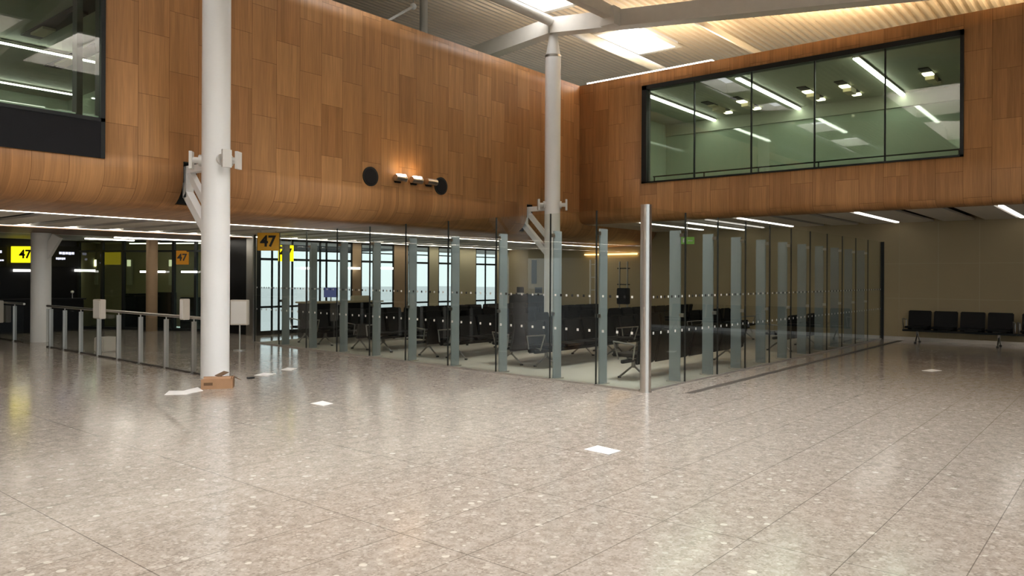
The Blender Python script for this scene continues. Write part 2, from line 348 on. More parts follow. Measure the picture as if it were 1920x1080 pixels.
# ---------------------------------------------------------------- upper rooms behind the timber walls
mb = MB(); mb.box(24.5, 24.65, -12, LW, 4.1, 7.3); struct(mb.build('wall_upper_back', M['upwall']))
struct(MB().box(24.44, 24.5, -12, LW, 6.80, 7.2).build('trim_3', M['upceil']))
struct(MB().box(RW+.1, 24.6, -12, LW, 7.2, 7.3).build('ceiling_upper_right', M['upceil']))
struct(MB().box(RW+.1, 24.6, -12, LW, 4.1, 4.3).build('floor_upper_right', M['carpet']))
struct(MB().box(RW+.08, 24.5, LW-.12, LW-.02, 3.6, 7.25).build('wall_upper_side', M['upwall']))
struct(MB().box(-12, RW, LW+.1, 26, 7.2, 7.3).build('ceiling_upper_left', M['upceil']))
struct(MB().box(-12, RW, LW+.75, 26, 3.6, 3.75).build('floor_upper_left', M['carpet']))
struct(MB().box(-12, RW, 25.9, 26, 3.6, 7.25).build('wall_upper_left_back', M['upwall']))
struct(MB().box(9.5, 9.6, LW+.75, 26, 3.7, 7.25).build('wall_upper_left_side', M['upwall']))
# right big window
r = struct(empty('window_1', (RW, WR0, 4.46))); h = 7.25-4.46; w = WR1-WR0
mb = MB(); f = .07
mb.box(-.05, .2, 0, f, 0, h); mb.box(-.05, .2, w-f-.08, w, 0, h); mb.box(-.05, .2, 0, w, 0, .04); mb.box(-.05, .2, 0, w, h-.12, h)
mb.build('window_frame', M['frame'], r)
pw = w/5
for k in range(5): MB().box(.03, .045, k*pw+.012, (k+1)*pw-.012, .04, h-.1).build('window_pane', M['winglass'], r)
for k in range(1, 5): MB().box(.0, .06, k*pw-.014, k*pw+.014, .04, h-.1).build('glazing_bar', M['frame'], r)
mb = MB(); mb.box(.45, .50, .1, w-.1, .22, .25)
for k in range(6): mb.box(.46, .49, .15+k*(w-.3)/5, .18+k*(w-.3)/5, -.15, .25)
g = mb.build('guard_rail', M['frame'], r)
# left window
r = struct(empty('window_2', (-4, LW, 3.68))); w = 9.42; h = 7.25-3.68
mb = MB(); mb.box(w-.07, w, -.04, .2, 0, h); mb.box(0, w, -.04, .2, h-.08, h); mb.box(0, w, -.04, .2, .60, .66); mb.box(w-.42, w-.33, .02, .2, .62, h)
mb.build('window_frame', M['frame'], r)
MB().box(0, w, -.03, .05, 0, .62).build('spandrel_panel', M['darkpanel'], r)
for k in range(3): MB().box(k*w/3+.01, (k+1)*w/3-.01, .0, .015, .64, h-.05).build('window_pane', M['winglass'], r)
MB().box(0, w, .05, .5, .62, .70).build('window_sill', M['white'], r)

# ---------------------------------------------------------------- lights: tubes
def lamp_tube(name, p, q, w, m, label, cat='light', group=None, hous=True, th=.03):
    p, q = Vector(p), Vector(q); o = empty(name, p); d = q-p
    MB().bar((0,0,0), d, w, th).build('diffuser', m, o)
    if hous: MB().bar((0,0,th*.5+.02), d+Vector((0,0,th*.5+.02)), w*1.25, .04).build('housing', M['alu'], o)
    return thing(o, label, cat, group)
rt = [(2.4, 'nearest the right edge, past the seats'), (5.4, 'over the open floor right of the glass screen'), (8.4, 'above the lounge, right of the green exit sign'), (9.93, 'above the lounge, between two neighbours'), (11.4, 'above the lounge beside the steel corner post')]
for d, t in rt:
    lamp_tube('ceiling_light', (RW+.5, d, ZR-(.06 if d == 9.93 else 0)), (END-.25, d, ZR-(.06 if d == 9.93 else 0)), .09, M['tube'], 'white linear light under the right wall, '+t, group='ceiling lights under the right timber wall')
for d, t in ((5.4, 'rightmost'), (8.4, 'middle'), (11.4 - .15, 'leftmost')):
    lamp_tube('ceiling_light', (RW+.4, d, 7.13), (24.4, d, 7.13), .12, M['tube2'], f'bright linear ceiling light behind the big right window, {t} of three', group='lights behind the right window')
lamp_tube('ceiling_strip_light', (-11.5, D1, ZC+.017), (END-.3, D1, ZC+.017), .10, M['strip'], 'long continuous white strip light along the edge of the timber soffit', hous=False)
lamp_tube('ceiling_strip_light', (-11.5, D2, ZC+.017), (END-.3, D2, ZC+.017), .11, M['strip'], 'long continuous white strip light along the top of the lounge windows', hous=False)
lamp_tube('ceiling_light', (s_on_D(215,22.75), 22.75, ZC-.03), (12.3, 22.75, ZC-.03), .12, M['strip'], 'white ceiling light in front of the glazed office, nearer row')
lamp_tube('ceiling_light', (s_on_D(160,24.3), 24.3, ZC-.03), (s_on_D(250,24.3), 24.3, ZC-.03), .12, M['strip'], 'short white ceiling light at left end above the glazed office', hous=True)
lamp_tube('ceiling_light', (-3, 20.3, 7.10), (9.3, 20.3, 7.10), .07, M['tube2'], 'linear ceiling light behind the upper left window, upper of two')
lamp_tube('ceiling_light', (-3, 24.6, 7.13), (9.3, 24.6, 7.13), .05, M['tube2'], 'thin linear ceiling light deep behind the upper left window')
# slots with downlights in the upper rooms
q = 0
for d in (3.4, 4.36, 6.45, 7.47, 9.45, 10.4):
    q += 1
    o = empty('downlight_slot', (RW+2.6, d, 7.175)); MB().box(0, .7, -.12, .12, -.0, .02).build('slot', M['blackmatt'], o); MB().box(1.35, 1.65, -.12, .12, -.0, .02).build('slot', M['blackmatt'], o)
    MB().box(.45, .75, -.12, .12, -.035, .0).build('lamp', M['cream_lamp'] if q < 6 else M['cream'], o); MB().box(.8, 1.3, -.11, .11, -.12, .02).build('gear_box', M['cream'], o); MB().box(1.65, 1.85, -.11, .11, -.05, .0).build('lamp', M['cream_lamp'] if q > 2 else M['cream'], o)
    thing(o, f'recessed downlight slot in ceiling behind the right window, {ORD[q-1]} from the right', 'light', 'downlight slots behind the right window')
for s, d, n_, lab in ((6.4, 15.6, 4.0, 'nearer the window corner'), (7.7, 17.0, 5.0, 'farther into the room')):
    o = empty('downlight_slot', (s, d, 7.175)); MB().box(-.2, .2, 0, n_, -.0, .02).build('slot', M['blackmatt'], o)
    MB().box(-.14, .14, n_*.3, n_*.42, -.05, .0).build('gear_box', M['darkpanel'], o); MB().box(-.13, .13, n_*.72, n_*.9, -.05, .0).build('lamp', M['cream'], o)
    thing(o, f'dark ceiling slot behind the upper left window, {lab}', 'light', 'dark slots behind the left window')

# ---------------------------------------------------------------- roof
def zroof(d): return 9.45 - (.13*(12.3-d) if d < 12.3 else -.085*(d-12.3))
SKY = [(a, a+2.55) for a in (-6.65, -1.35, 3.95, 9.25, 14.55, 19.8)]
SKY_FILL = [(a, a+4.6) for a in (-12.0, -6.7, 1.8, 7.6)]  # unseen wide rooflights added overhead to brighten the floor and left wall
S2A, S2B = 2.6, 6.4
E_ = .07
brk = sorted(set([-14] + [x for a, b in SKY+SKY_FILL for x in (a-E_, b+E_)] + [40]))
dd = [-9.5]; pitch = .24
pts = []; d = -9.6
while d < 30:
    for u, hh in ((0, 0), (.08, 0), (.12, .06), (.20, .06)): pts.append((d+u, hh))
    d += pitch
prof = [(d, zroof(d)+hh) for d, hh in pts]
bm = bmesh.new()
for i in range(len(brk)-1):
    a, b = brk[i], brk[i+1]; mid = (a+b)/2
    last = None
    for k in range(len(prof)):
        dk = prof[k][0]
        va, vb = bm.verts.new((a, dk, prof[k][1])), bm.verts.new((b, dk, prof[k][1]))
        if last:
            dm = (prof[k-1][0]+dk)/2
            hole = (11.53 < dm < 13.12 and any(x-E_ <= mid <= y+E_ for x, y in SKY)) or (S2A-.12 < dm < S2B+.12 and any(x-E_ <= mid <= y+E_ for x, y in SKY_FILL))
            if not hole: bm.faces.new((last[0], last[1], vb, va))
        last = (va, vb)
bmesh.ops.remove_doubles(bm, verts=bm.verts, dist=.0005)
me = bpy.data.meshes.new('ceiling'); bm.to_mesh(me); bm.free(); me.materials.append(M['roof']); o = bpy.data.objects.new('ceiling', me); COL.objects.link(o); struct(o)
md = o.modifiers.new('Solidify', 'SOLIDIFY'); md.thickness = .03; md.offset = 1
def skylight(a, b, d0, d1, label):
    zt = zroof(d1) if d1 < 12 else max(zroof(d0), zroof(d1), zroof((d0+d1)/2))
    o = empty('skylight', (a, d0, zt)); w = b-a; h = d1-d0
    mb = MB(); t = .05
    zb = -.28 if h < 2 else -1.0
    for bx in ((-t, w+t, -t, 0), (-t, w+t, h, h+t), (-t, 0, 0, h), (w, w+t, 0, h)): mb.box(*bx, zb, .22)
    for bx in ((-.16, w+.16, -.16, -t), (-.16, w+.16, h+t, h+.16), (-.16, -t, -t, h+t), (w+t, w+.16, -t, h+t)): mb.box(*bx, zb, zb+.04)
    mb.build('curb', M['beam'], o); MB().box(0, w, 0, h, .14, .17).build('skylight_pane', M['sky_pane' if h < 2 else 'sky_pane_fill'], o)
    if h > 2:
        mb = MB(); k = .45
        while k < w-.1: mb.box(k, k+.02, .02, h-.02, -.62, .0); k += .55
        mb.build('added_baffle', M['beam'], o)  # added blades keep the wide rooflights' glow off the right wall
    thing(o, label, 'skylight', 'rooflights along the roof ridge' if h < 2 else 'large rooflights added over the concourse to brighten it')
for i, (a, b) in enumerate(SKY): skylight(a, b, 11.65, 13.0, ['bright rooflight glowing above the right timber wall', 'bright rooflight directly above the farther column head', 'bright rooflight nearest behind the one over the farther column', 'bright rooflight over the nearer white column', 'bright rooflight over the upper left window', 'bright rooflight over the concourse behind the viewer'][5-i])
for i, (a, b) in enumerate(SKY_FILL): skylight(a, b, S2A, S2B, f'large rooflight added as unseen fill over the open concourse, {ORD[i]} from the rear wall')
# girders
mb = MB(); mb.bar((C2S, 12.46, 8.62), (C2S, 1.0, 7.25), .38, .42); mb.bar((C2S, 12.46, 8.62), (C2S, 20, 7.95), .38, .42)
thing(mb.build('roof_girder', M['beam']), 'deep pale roof girder crossing over the head of the farther column', 'beam')
mb = MB(); mb.bar((C1S, 12.36, 8.62), (C1S, 1.0, 7.25), .38, .42); mb.bar((C1S, 12.36, 8.62), (C1S, 20, 7.95), .38, .42)
thing(mb.build('roof_girder', M['beam']), 'deep pale roof girder crossing over the head of the nearer column', 'beam')
for a, b, t in ((-12, C1S-.22, 'over the upper left window, behind the nearer column'), (C1S+.22, C2S-.22, 'running between the two column heads'), (C2S+.22, 33.9, 'running from the farther column past the right timber wall')):
    thing(MB().cyl((a, 12.42, 8.72), (b, 12.42, 8.72), .13, n=16).build('roof_purlin', M['white_steel']), 'white round roof tube '+t, 'beam')
mb = MB(); mb.bar((9, 10.4, 8.45), (C2S-.21, 10.4, 8.45), .22, .30); mb.box(C2S-.5, C2S-.20, 10.2, 10.6, 8.12, 8.58)
thing(mb.build('roof_purlin', M['beam']), 'short pale roof beam ending in a node on the girder right of the farther column', 'beam')
thing(MB().bar((C2S+.22, 9.0, 8.45), (33.9, 9.0, 8.88), .06, .16).build('roof_rib', M['beam']), 'dark roof joint rib running above the right wall past the rooflight', 'beam')
thing(MB().cyl((15.3, 16.0, 7.3), (15.3, 16.0, zroof(16)-.03), .115).build('roof_post', M['white_steel']), 'white round roof post rising behind the left timber wall', 'post')
o = empty('bracing_rod', (12.3, 14.4, 7.9)); a, b = Vector((0,0,0)), Vector((1.2, .1, .82))
MB().cyl(a, b, .035, n=12).build('rod', M['white_steel'], o); MB().ball(b, .085).build('ball_joint', M['white'], o)
MB().cyl(b, (1.2, .1, 1.42), .012, n=8).build('hanger', M['alu'], o)
thing(o, 'pale bracing rod with round ball end above the left timber wall', 'rod')
o = empty('ledge_glow_strip', (RW+.12, 9.0, 7.6))  # glowing strip stands in for daylight caught on plastic along the ledge
MB().box(0, .22, 0, 4.1, 0, .05).build('housing', M['white_steel'], o); MB().box(.02, .2, .02, 4.08, .05, .09).build('diffuser', emit('daylit_ledge_glow', (1,.93,.82), 12), o)
thing(o, 'glowing strip standing in for daylight on plastic along the right timber wall top', 'light')

# ---------------------------------------------------------------- white columns
def column(loc, r, ztop, label, strut=True, brackets=(0, 1, 2), flare=False):
    o = empty('white_column', loc)
    mb = MB(); mb.cyl((0,0,0), (0,0,7.8 if not flare else ztop), r, n=40); mb.build('shaft', M['white'], o)
    if not flare:
        mb = MB(); mb.cyl((0,0,7.8), (0,0,8.35), r*.96, r*.55, n=40); mb.cyl((0,0,8.35), (0,0,8.395), r*.55, n=24); mb.build('tapered_head', M['white_steel'], o)
        MB().cyl((0,0,7.77), (0,0,7.83), r*1.03, n=40).build('collar', M['alu'], o)
        for k in brackets:
            a = (math.atan2(.77, -.64)+.15, math.atan2(-.97, -.08), math.atan2(-.77, .62)-.1)[k]
            c, s = math.cos(a), math.sin(a); z = 3.74
            mb = MB(); mb.cyl((c*(r-.02), s*(r-.02), z), (c*(r+.04), s*(r+.04), z), .10, n=20); mb.cyl((c*r, s*r, z), (c*(r+.17), s*(r+.17), z), .055, n=16)
            br_ = mb.build('mounting_bracket', M['white_steel'], o); MB().bar((c*(r+.17), s*(r+.17), z-.15), (c*(r+.17), s*(r+.17), z+.15), .16, .05, (c, s, 0)).build('bracket_plate', M['white_steel'], br_)
    if strut:
        e0 = r*.6; e1 = .98
        mb = MB(); mb.bar((0, e0, 3.66), (0, e1, 3.66), .13, .13); mb.bar((0, e1-.02, 3.72), (0, e1-.02, 3.16), .14, .13, (0,1,0)); mb.bar((0, e1-.02, 3.22), (0, e0, 2.40), .14, .15); mb.bar((0, e1-.08, 3.62), (0, e0+.02, 2.85), .10, .12)
        mb.build('strut_frame', M['white'], o)
    if flare:
        mb = MB(); mb.bar((.05, -.1, 2.2), (.28, -.32, ztop-.07), .16, .22); mb.build('flared_strut', M['white'], o)
    return thing(o, label, 'column')
column((C1S, 12.36, 0), .235, 8.8, 'tall white round column in front of the left timber wall, cardboard at its base')
column((C2S, 12.46, 0), .215, 8.8, 'tall white round column standing inside the glass lounge, farther from the viewer', brackets=(0, 2))
p3 = floor_at(77, 641)
column((p3[0], p3[1], 0), .235, ZC-.025, 'white column with flared strut under the low ceiling at far left', strut=False, flare=True)

# ---------------------------------------------------------------- glass screen
LD = Vector((LEFT_END[0]-P0[0], LEFT_END[1]-P0[1])).normalized()
RD = Vector((1, 0))
lj = [0, .95, 1.93, 3.23, 4.54, 5.85, 7.09, 8.34, 9.63, 10.9, 12.13]
rj = [0, 1.31, 2.57, 3.81, 5.05, 6.28, 7.51, 8.73, 9.94, 11.12, 12.29, RIGHT_END[0]-P0[0]-.01]
ZG = 2.84
post = empty('corner_post', (P0[0], P0[1], 0))
mb = MB(); mb.cyl((0,0,.012), (0,0,2.86), .085, n=36); mb.build('shaft', M['steel'], post)
MB().cyl((0,0,0), (0,0,.014), .10, n=36).build('base_ring', M['steel'], post)
MB().cyl((0,0,2.86), (0,0,2.875), .087, n=36).build('cap', M['steel'], post)
thing(post, 'brushed steel corner post standing where the two glass screens meet', 'post')
def screen(J, d, inward, side):
    n = Vector(inward); ang = math.atan2(d.y, d.x)
    for k in range(len(J)-1):
        a = max(J[k], .10 if k == 0 else J[k])+.006; b = J[k+1]-.006; L = b-a
        o = empty('glass_panel', (P0[0]+d.x*a, P0[1]+d.y*a, 0), ang)
        MB().box(0, L, -.008, .008, .02, ZG).build('glass_pane', M['glass'], o)
        mb = MB(); mb.box(0, L, -.02, .02, 0, .028); mb.build('floor_channel', M['kerb'], o)
        MB().box(L-.005, L+.0105, -.014, .014, .02, ZG).build('edge_seal', M['seal'], o)
        nd = max(3, round(L/.25)); face = .0095 * (-1 if (Vector((-d.y, d.x)).dot(n) > 0) else 1)
        mw, mk = MB(), MB()
        for q in range(nd):
            x = (q+.5)*L/nd; y0, y1 = sorted((face*.9, face*1.1))
            mw.box(x-.021, x+.021, y0, y1, .87, .912); mw.box(x-.018, x+.018, y0, y1, 1.435, 1.471)
            x2 = x + .5*L/nd
            if x2 < L-.03: mk.box(x2-.02, x2+.02, y0, y1, 1.433, 1.473)
        mw.build('dot_print', M['dotw'], o); mk.build('dot_print', M['dotb'], o)
        thing(o, f'clear frameless glass panel, {ORD[k]} to the {side} of the steel corner post', 'glass panel', f'glass panels of the {side} screen')
    for k in range(1, len(J)-1):
        q = J[k]; p = Vector(P0) + d*q
        o = empty('support_fin', (p.x, p.y, 0)); e0, e1 = n*.085, n*.285
        MB().slab(e0, e1, .03, .0, 2.55).build('fin_blade', M['grey'], o)
        e = n*.07; mb = MB(); mb.slab(n*.016, n*.09, .06, 2.44, 2.50); mb.build('clamp', M['steel'], o)
        mb = MB(); mb.slab(n*.016, n*.09, .06, 1.10, 1.16); mb.build('clamp', M['steel'], o)
        mb = MB(); mb.slab(n*.05, n*.32, .09, .004, .02); mb.build('base_plate', M['steel'], o)
        thing(o, f'grey upright support fin behind glass, {ORD[k-1]} to the {side} of the corner post', 'support fin', f'support fins of the {side} screen')
ln = Vector((-LD.y, LD.x)); ln = ln if ln.x > 0 else -ln
screen(lj, LD, ln, 'left'); screen(rj, RD, (0, 1), 'right')
thing(MB().slab(Vector(LEFT_END)+LD*.02, Vector(LEFT_END)+LD*.09, .07, 0, ZG).build('end_post', M['alu']), 'slim pale end post closing the left glass screen under the yellow sign', 'post')
thing(MB().slab((RIGHT_END[0]-.0, P0[1]-.03), (RIGHT_END[0]+.04, P0[1]-.03), .07, .0, ZG).build('end_post', M['frame']), 'dark wall post closing the right glass screen at the end wall', 'post')

# ---------------------------------------------------------------- beam seating
def bench_proto(n):
    P = .64; o = empty('beam_seating'); W_ = n*P
    MB().box(-.06, W_+.06-.0, -.03, .03, .30, .36, .008).build('beam', M['frame'], o)
    for k in range(n):
        x = k*P
        MB().box(x+.035, x+P-.035, -.27, .22, .40, .455, .018).build('seat', M['seatblack'], o)
        mb = MB(); b2 = MB(); b2.box(x+.03, x+P-.03, -.025, .03, -.13, .47, .02)
        bmesh.ops.transform(b2.bm, matrix=Matrix.Translation((0, .235, .415)) @ Matrix.Rotation(math.radians(-12), 4, 'X'), verts=b2.bm.verts)
        b2.build('backrest', M['seatblack'], o)
        mb = MB(); mb.bar((x+P/2, 0, .36), (x+P/2, .24, .42), .3, .03); mb.build('seat_bracket', M['seatmetal'], o)
    for x in (-.01, W_+.01):
        mb = MB(); mb.tube([(x, .18, .37), (x, .22, .62), (x, -.20, .66), (x, -.10, .36)], .014, 8); mb.build('armrest', M['seatmetal'], o)
    for x in (P*.5, W_-P*.5):
        mb = MB(); mb.bar((x, 0, .32), (x, 0, .20), .06, .05, (0,1,0)); mb.tube([(x, 0, .24), (x, -.28, .022)], .018, 8); mb.tube([(x, 0, .24), (x, .28, .022)], .018, 8)
        lg = mb.build('leg', M['seatmetal'], o)
        for y in (-.28, .28): MB().cyl((x, y, 0), (x, y, .03), .032, n=12).build('foot_pad', M['seal'], lg)
    return o
protos = {}
def bench(n, s, d, facing, label, group, z=.004):
    """facing '+': sitter looks towards +Y; '-': towards -Y; 'x': towards -X"""
    o = protos[n] if n in protos and not protos[n].get('label') else None
    if n not in protos: protos[n] = o = bench_proto(n)
    elif o is None: o = copy_tree(protos[n])
    if facing == '-': o.location = (s, d, z); o.rotation_euler.z = 0
    elif facing == '+': o.location = (s+n*.64, d, z); o.rotation_euler.z = PI
    else: o.location = (s, d, z); o.rotation_euler.z = -PI/2
    thing(o, label, 'seating', group); return o
g = 'black beam seating in the glass lounge'
bench(7, 11.15, 6.75, '+', 'black seven-seat beam bench backing onto the right glass, beside the corner post', g)
bench(4, 18.0, 6.75, '+', 'black four-seat beam bench backing onto the right glass, toward the end wall', g)
rows = [(8.85, '-', 'first row from the right glass'), (9.75, '+', 'second row from the right glass'), (11.25, '-', 'third row from the right glass'), (12.1, '+', 'fourth row from the right glass'),
        (13.6, '-', 'fifth row from the right glass'), (14.45, '+', 'sixth row from the right glass'), (16.0, '-', 'seventh row from the right glass'), (16.85, '+', 'row nearest the lounge windows')]
for d, f, t in rows:
    st = (11.45, 14.9, 18.35) if d not in (12.1,) else (11.45, 17.3, 20.72)
    if d in (11.25,): st = (11.45, 14.85, 18.3)
    for k, s in enumerate(st):
        bench(5, s + (.15 if d > 15 else 0), d, f, f'black five-seat bench, {t}, {("end near the left glass", "middle unit", "end near plain wall")[k]}', g)
# bench by the end wall at the right
pb = floor_at(1700, 641)
bench(4, 23.45, d_on_S(1697, 23.45), 'x', 'black four-seat beam bench against the olive wall, right of the glass screen', 'black seats along the olive wall', 0)
bench(5, 23.45, d_on_S(1697, 23.45)-4*.64-.12, 'x', 'black beam bench against the olive wall, cut by the right edge', 'black seats along the olive wall', 0)

# ---------------------------------------------------------------- balustrade (v direction, left)
ba, bb = Vector(floor_at(364, 700.5)), Vector(floor_at(96, 652))
def on_line(px, a, b):
    t = T(px); r = Vector((FS+FD*t, FD-FS*t)); d = b-a
    det = r.x*(-d.y) + d.x*r.y; Z = (a.x*(-d.y) + d.x*a.y)/det; return r*Z
bd = (bb-ba).normalized()
def balustrade(pxs, a_end, b_end, label):
    pts = [on_line(p, ba, bb) for p in pxs]; o = empty('balustrade', (pts[0].x, pts[0].y, 0)); o0 = pts[0]
    L = lambda v, z: (v.x-o0.x, v.y-o0.y, z)
    A, B = o0+bd*a_end, pts[-1]+bd*b_end
    MB().tube([L(A, 1.0), L(B, 1.0)], .028, 12).build('handrail', M['steel'], o)
    for p in pts:
        mb = MB(); c = Vector(L(p, 0)); n = Vector((-bd.y, bd.x)); q = [c.xy-bd*.012*1, c.xy+bd*.012]
        mb.slab(c.xy-n*.045, c.xy+n*.045, .03, .012, .93); mb.cyl((c.x, c.y, .93), (c.x, c.y, .98), .012, n=10); mb.build('post', M['alu'], o)
        MB().slab(c.xy-n*.06, c.xy+n*.06, .07, 0, .014).build('foot', M['alu'], o)
    MB().slab(L(A, 0)[:2], L(B, 0)[:2], .04, 0, .03).build('base_channel', M['drain'], o)
    MB().slab(L(A, 0)[:2], L(B, 0)[:2], .012, .03, .93, 1.5).build('glass_infill', M['clear'], o)
    return thing(o, label, 'balustrade')
balustrade([364, 312, 264, 223, 186, 152, 122, 96], -.35, .25, 'glass balustrade with steel posts and handrail between the two white columns')
balustrade([28, -20, -70], -.75, .6, 'short run of glass balustrade left of the flared white column')
def pale_box(px, y0, y1, wpx, label, leg=False, dep=.12):
    p = on_line(px, ba, bb); Z = p.x*FS + p.y*FD; n = Vector((bd.y, -bd.x)); n = n if n.y*FD+n.x*FS < 0 else -n; p = p + n*(.05+dep/2)
    z0, z1 = z_of(px, y1, Z), z_of(px, y0, Z); w = wpx*1.35*Z/F
    o = empty('notice_box', (p.x, p.y, z0), math.atan2(-bd.y, -bd.x)); MB().box(-w/2, w/2, -dep/2, dep/2, 0, z1-z0, .01).build('casing', M['box'], o)
    MB().box(-w/2+.02, w/2-.02, -dep/2-.004, -dep/2, .02, z1-z0-.02).build('face_plate', M['paper'], o)
    return thing(o, label, 'box', 'pale boxes on the balustrade')
pale_box(197, 561, 597, 25, 'pale notice box fixed on the balustrade handrail right of the flared column')
pale_box(358, 560, 599, 12, 'narrow pale notice box on the handrail beside the nearer white column')
pale_box(5, 563, 604, 30, 'pale notice box on the handrail at the far left edge')
# standing box right of the near column
p = on_ray(450, 17.9); o = empty('notice_stand', (p[0], p[1], 0), math.atan2(-FS, FD))
MB().box(-.205, .205, -.07, .07, .60, 1.19, .01).build('box', M['box'], o); MB().cyl((0,0,.02), (0,0,.62), .02, n=14).build('pole', M['alu'], o); MB().cyl((0,0,0), (0,0,.02), .14, n=28).build('base', M['alu'], o)
MB().box(-.18, .18, -.076, -.07, .63, 1.16).build('face_plate', M['paper'], o)
thing(o, 'pale upright box on a thin pole stand right of the nearer white column', 'stand')
p = floor_at(184, 661); o = thing(MB().box(-.19, .19, -.15, .15, 0, .33, .02).build('carton', M['box']), 'pale carton on the floor behind the balustrade', 'box'); o.location = (p[0]+.25, p[1]+.2, 0); o.rotation_euler.z = .3

# ---------------------------------------------------------------- gate area at far left
BW = 26.9
struct(MB().box(-6, 10.2, BW, BW+.2, 0, ZC).build('wall_gate_black', M['black']))
A, B = Vector((10.2, 26.9)), Vector((12.5, 22.3)); od = (B-A).normalized(); on_ = Vector((.894, .447)); LO = (B-A).length
struct(MB().slab(A+on_*1.9-od*1.1, B+on_*1.9-od*.2, .12, 0, ZC).build('wall_office_back', M['olive']))
struct(MB().slab(A+on_*.05-od*.05, A+on_*2.0-od*1.1, .1, 0, ZC).build('wall_office_side', M['olive']))
ow = struct(empty('window_8', (A.x, A.y, 0), math.atan2(od.y, od.x)))
mb = MB()
for x in (0.04, .95, 1.75, 2.75, 3.6, 4.4, LO-.04): mb.box(x-.04, x+.04, -.05, .05, 0, ZC)
mb.box(0, LO, -.05, .05, 2.5, 2.56); mb.box(0, LO, -.05, .05, 0, .08); mb.box(0, LO, -.05, .05, ZC-.05, ZC)
mb.build('window_frame', M['frame'], ow); MB().box(0, LO, -.006, .006, .08, ZC-.05).build('window_pane', M['winglass'], ow)
def on_line_pts(px, a, b):
    q = on_line(px, a, b); return (q.x, q.y)
def office(x, off, rz=0): p = A + od*x + on_*off; return (p.x, p.y)
oang = math.atan2(od.y, od.x)
for i, (x, w, h, lab) in enumerate(((1.55, .5, 1.15, 'left end'), (2.6, .7, 1.2, 'middle'), (3.7, .6, 1.05, 'right end'))):
    px_, py_ = office(x, .8); o = empty('office_cabinet', (px_, py_, 0), oang); MB().box(-w/2, w/2, -.22, .22, 0, h, .01).build('carcass', M['black'], o); MB().box(-w/2+.02, w/2-.02, -.235, -.22, .05, h-.04).build('door', M['darkpanel'], o)
    thing(o, f'black cabinet inside the glazed office, {lab}', 'cabinet')
for i, (px, w_, lab, st) in enumerate(((163, .09, 'far left, slim', 4), (177, .2, 'far left, wider', 4), (243, .14, 'middle', .5), (322, .16, 'right end', .5))):
    e_ = on_line_pts(px, A+on_*1.75, B+on_*1.75); o = empty('wall_lamp_or_pane_glow', (e_[0], e_[1], 1.45), oang)  # glowing panels stand in for lit panes and strips in the office
    MB().box(-w_/2, w_/2, -.05, .03, .62, .84).build('diffuser', emit('office_pane_glow_%d' % i, (.95,.92,.6), st), o); MB().box(-w_/2-.02, w_/2+.02, -.03, .05, -.03, .86).build('back_plate', M['cream'], o)
    thing(o, f'glowing upright panel standing in for lit panes inside the glazed office, {lab}', 'light')
px_, py_ = office(3.05, -.32); thing(MB().cyl((px_, py_, 0), (px_, py_, ZC), .17, n=28).build('brown_column', M['brownpier']), 'slim brown round column before the glazed office', 'column')
p_ = office(1.2, .95); p2_ = office(4.4, .95)
lamp_tube('ceiling_light', (*p_, ZC-.05), (*p2_, ZC-.05), .08, M['tube'], 'linear ceiling light added to brighten the glazed office')  # unseen tube added to brighten the office interior
# signs
CAMROT = math.atan2(-FS, FD)                                   # faces the hall
def sign(px, Z, z0, z1, w, m, mt, label, txt='47', hang=None, size=.36, rot=CAMROT):
    p = on_ray(px, Z); o = empty('gate_sign', (p[0], p[1], z0), rot)
    MB().box(-w/2, w/2, -.03, .03, 0, z1-z0, .006).build('sign_panel', m, o)
    text(txt, size, mt, o, (0, -.033, (z1-z0)/2), (PI/2, 0, 0), 'number', .028)
    if hang:
        for sx in (-w*.35, w*.35): MB().cyl((sx, 0, z1-z0), (sx, 0, hang-z0), .008, n=8).build('hanger', M['alu'], o)
    return thing(o, label, 'sign')
Z = 19.0; sign(503, Z, z_of(503,470,Z), z_of(503,436.5,Z), .535, M['yellow'], M['ink'], 'yellow gate sign 47 hanging in front of the glass lounge', hang=ZC, size=.38)
Z = 21.5; sign(536, Z, z_of(536,490,Z), z_of(536,460,Z), .42, M['yellow_lit'], M['ink'], 'bright lit yellow gate sign 47 behind the glass, right of the hanging one', hang=ZC, size=.34)
Z = 23.3; sign(48, Z, z_of(48,492.5,Z), z_of(48,462,Z), .87, M['yellow_lit'], M['ink'], 'lit yellow gate sign 47 on black wall beside the flared white column', size=.36)
p = office(3.75, -.1); Z = p[0]*FS+p[1]*FD; sign(342, Z, z_of(342,496,Z), z_of(342,470,Z), .38, M['orange_reflection'], M['ink'], 'dim orange panel painted as reflection of gate sign 47 on glazed office', size=.3)  # this panel stands in for a sign's reflection in the office glass
# display board on the black wall
def display(px0, px1, y0, y1, lines, label):
    D_ = BW-.06; s0, s1 = s_on_D(px0, D_), s_on_D(px1, D_); Z = depth_D((px0+px1)/2, D_); z0, z1 = z_of(px0, y1, Z), z_of(px0, y0, Z)
    o = empty('display_screen', (s0, D_, z0)); MB().box(0, s1-s0, -.03, .05, 0, z1-z0).build('screen', M['blackmatt'], o)
    for (px_a, px_b, yy, hh) in lines:
        a_, b_ = s_on_D(px_a, D_)-s0, s_on_D(px_b, D_)-s0; zc = z_of((px_a+px_b)/2, yy, depth_D((px_a+px_b)/2, D_))-z0; n_ = 5; u_ = (b_-a_)/n_; mb = MB()
        for k in range(n_): mb.box(a_+k*u_, a_+(k+.86)*u_, -.036, -.03, zc-hh*(.5 if k % 2 else .4), zc+hh*.5)
        mb.build('text_line', M['scr'], o)
    thing(o, label, 'screen')
display(97, 150, 462, 500, [(110, 139, 475, .085), (104, 122, 485, .07)], 'black display screen with faint white text right of the flared column')
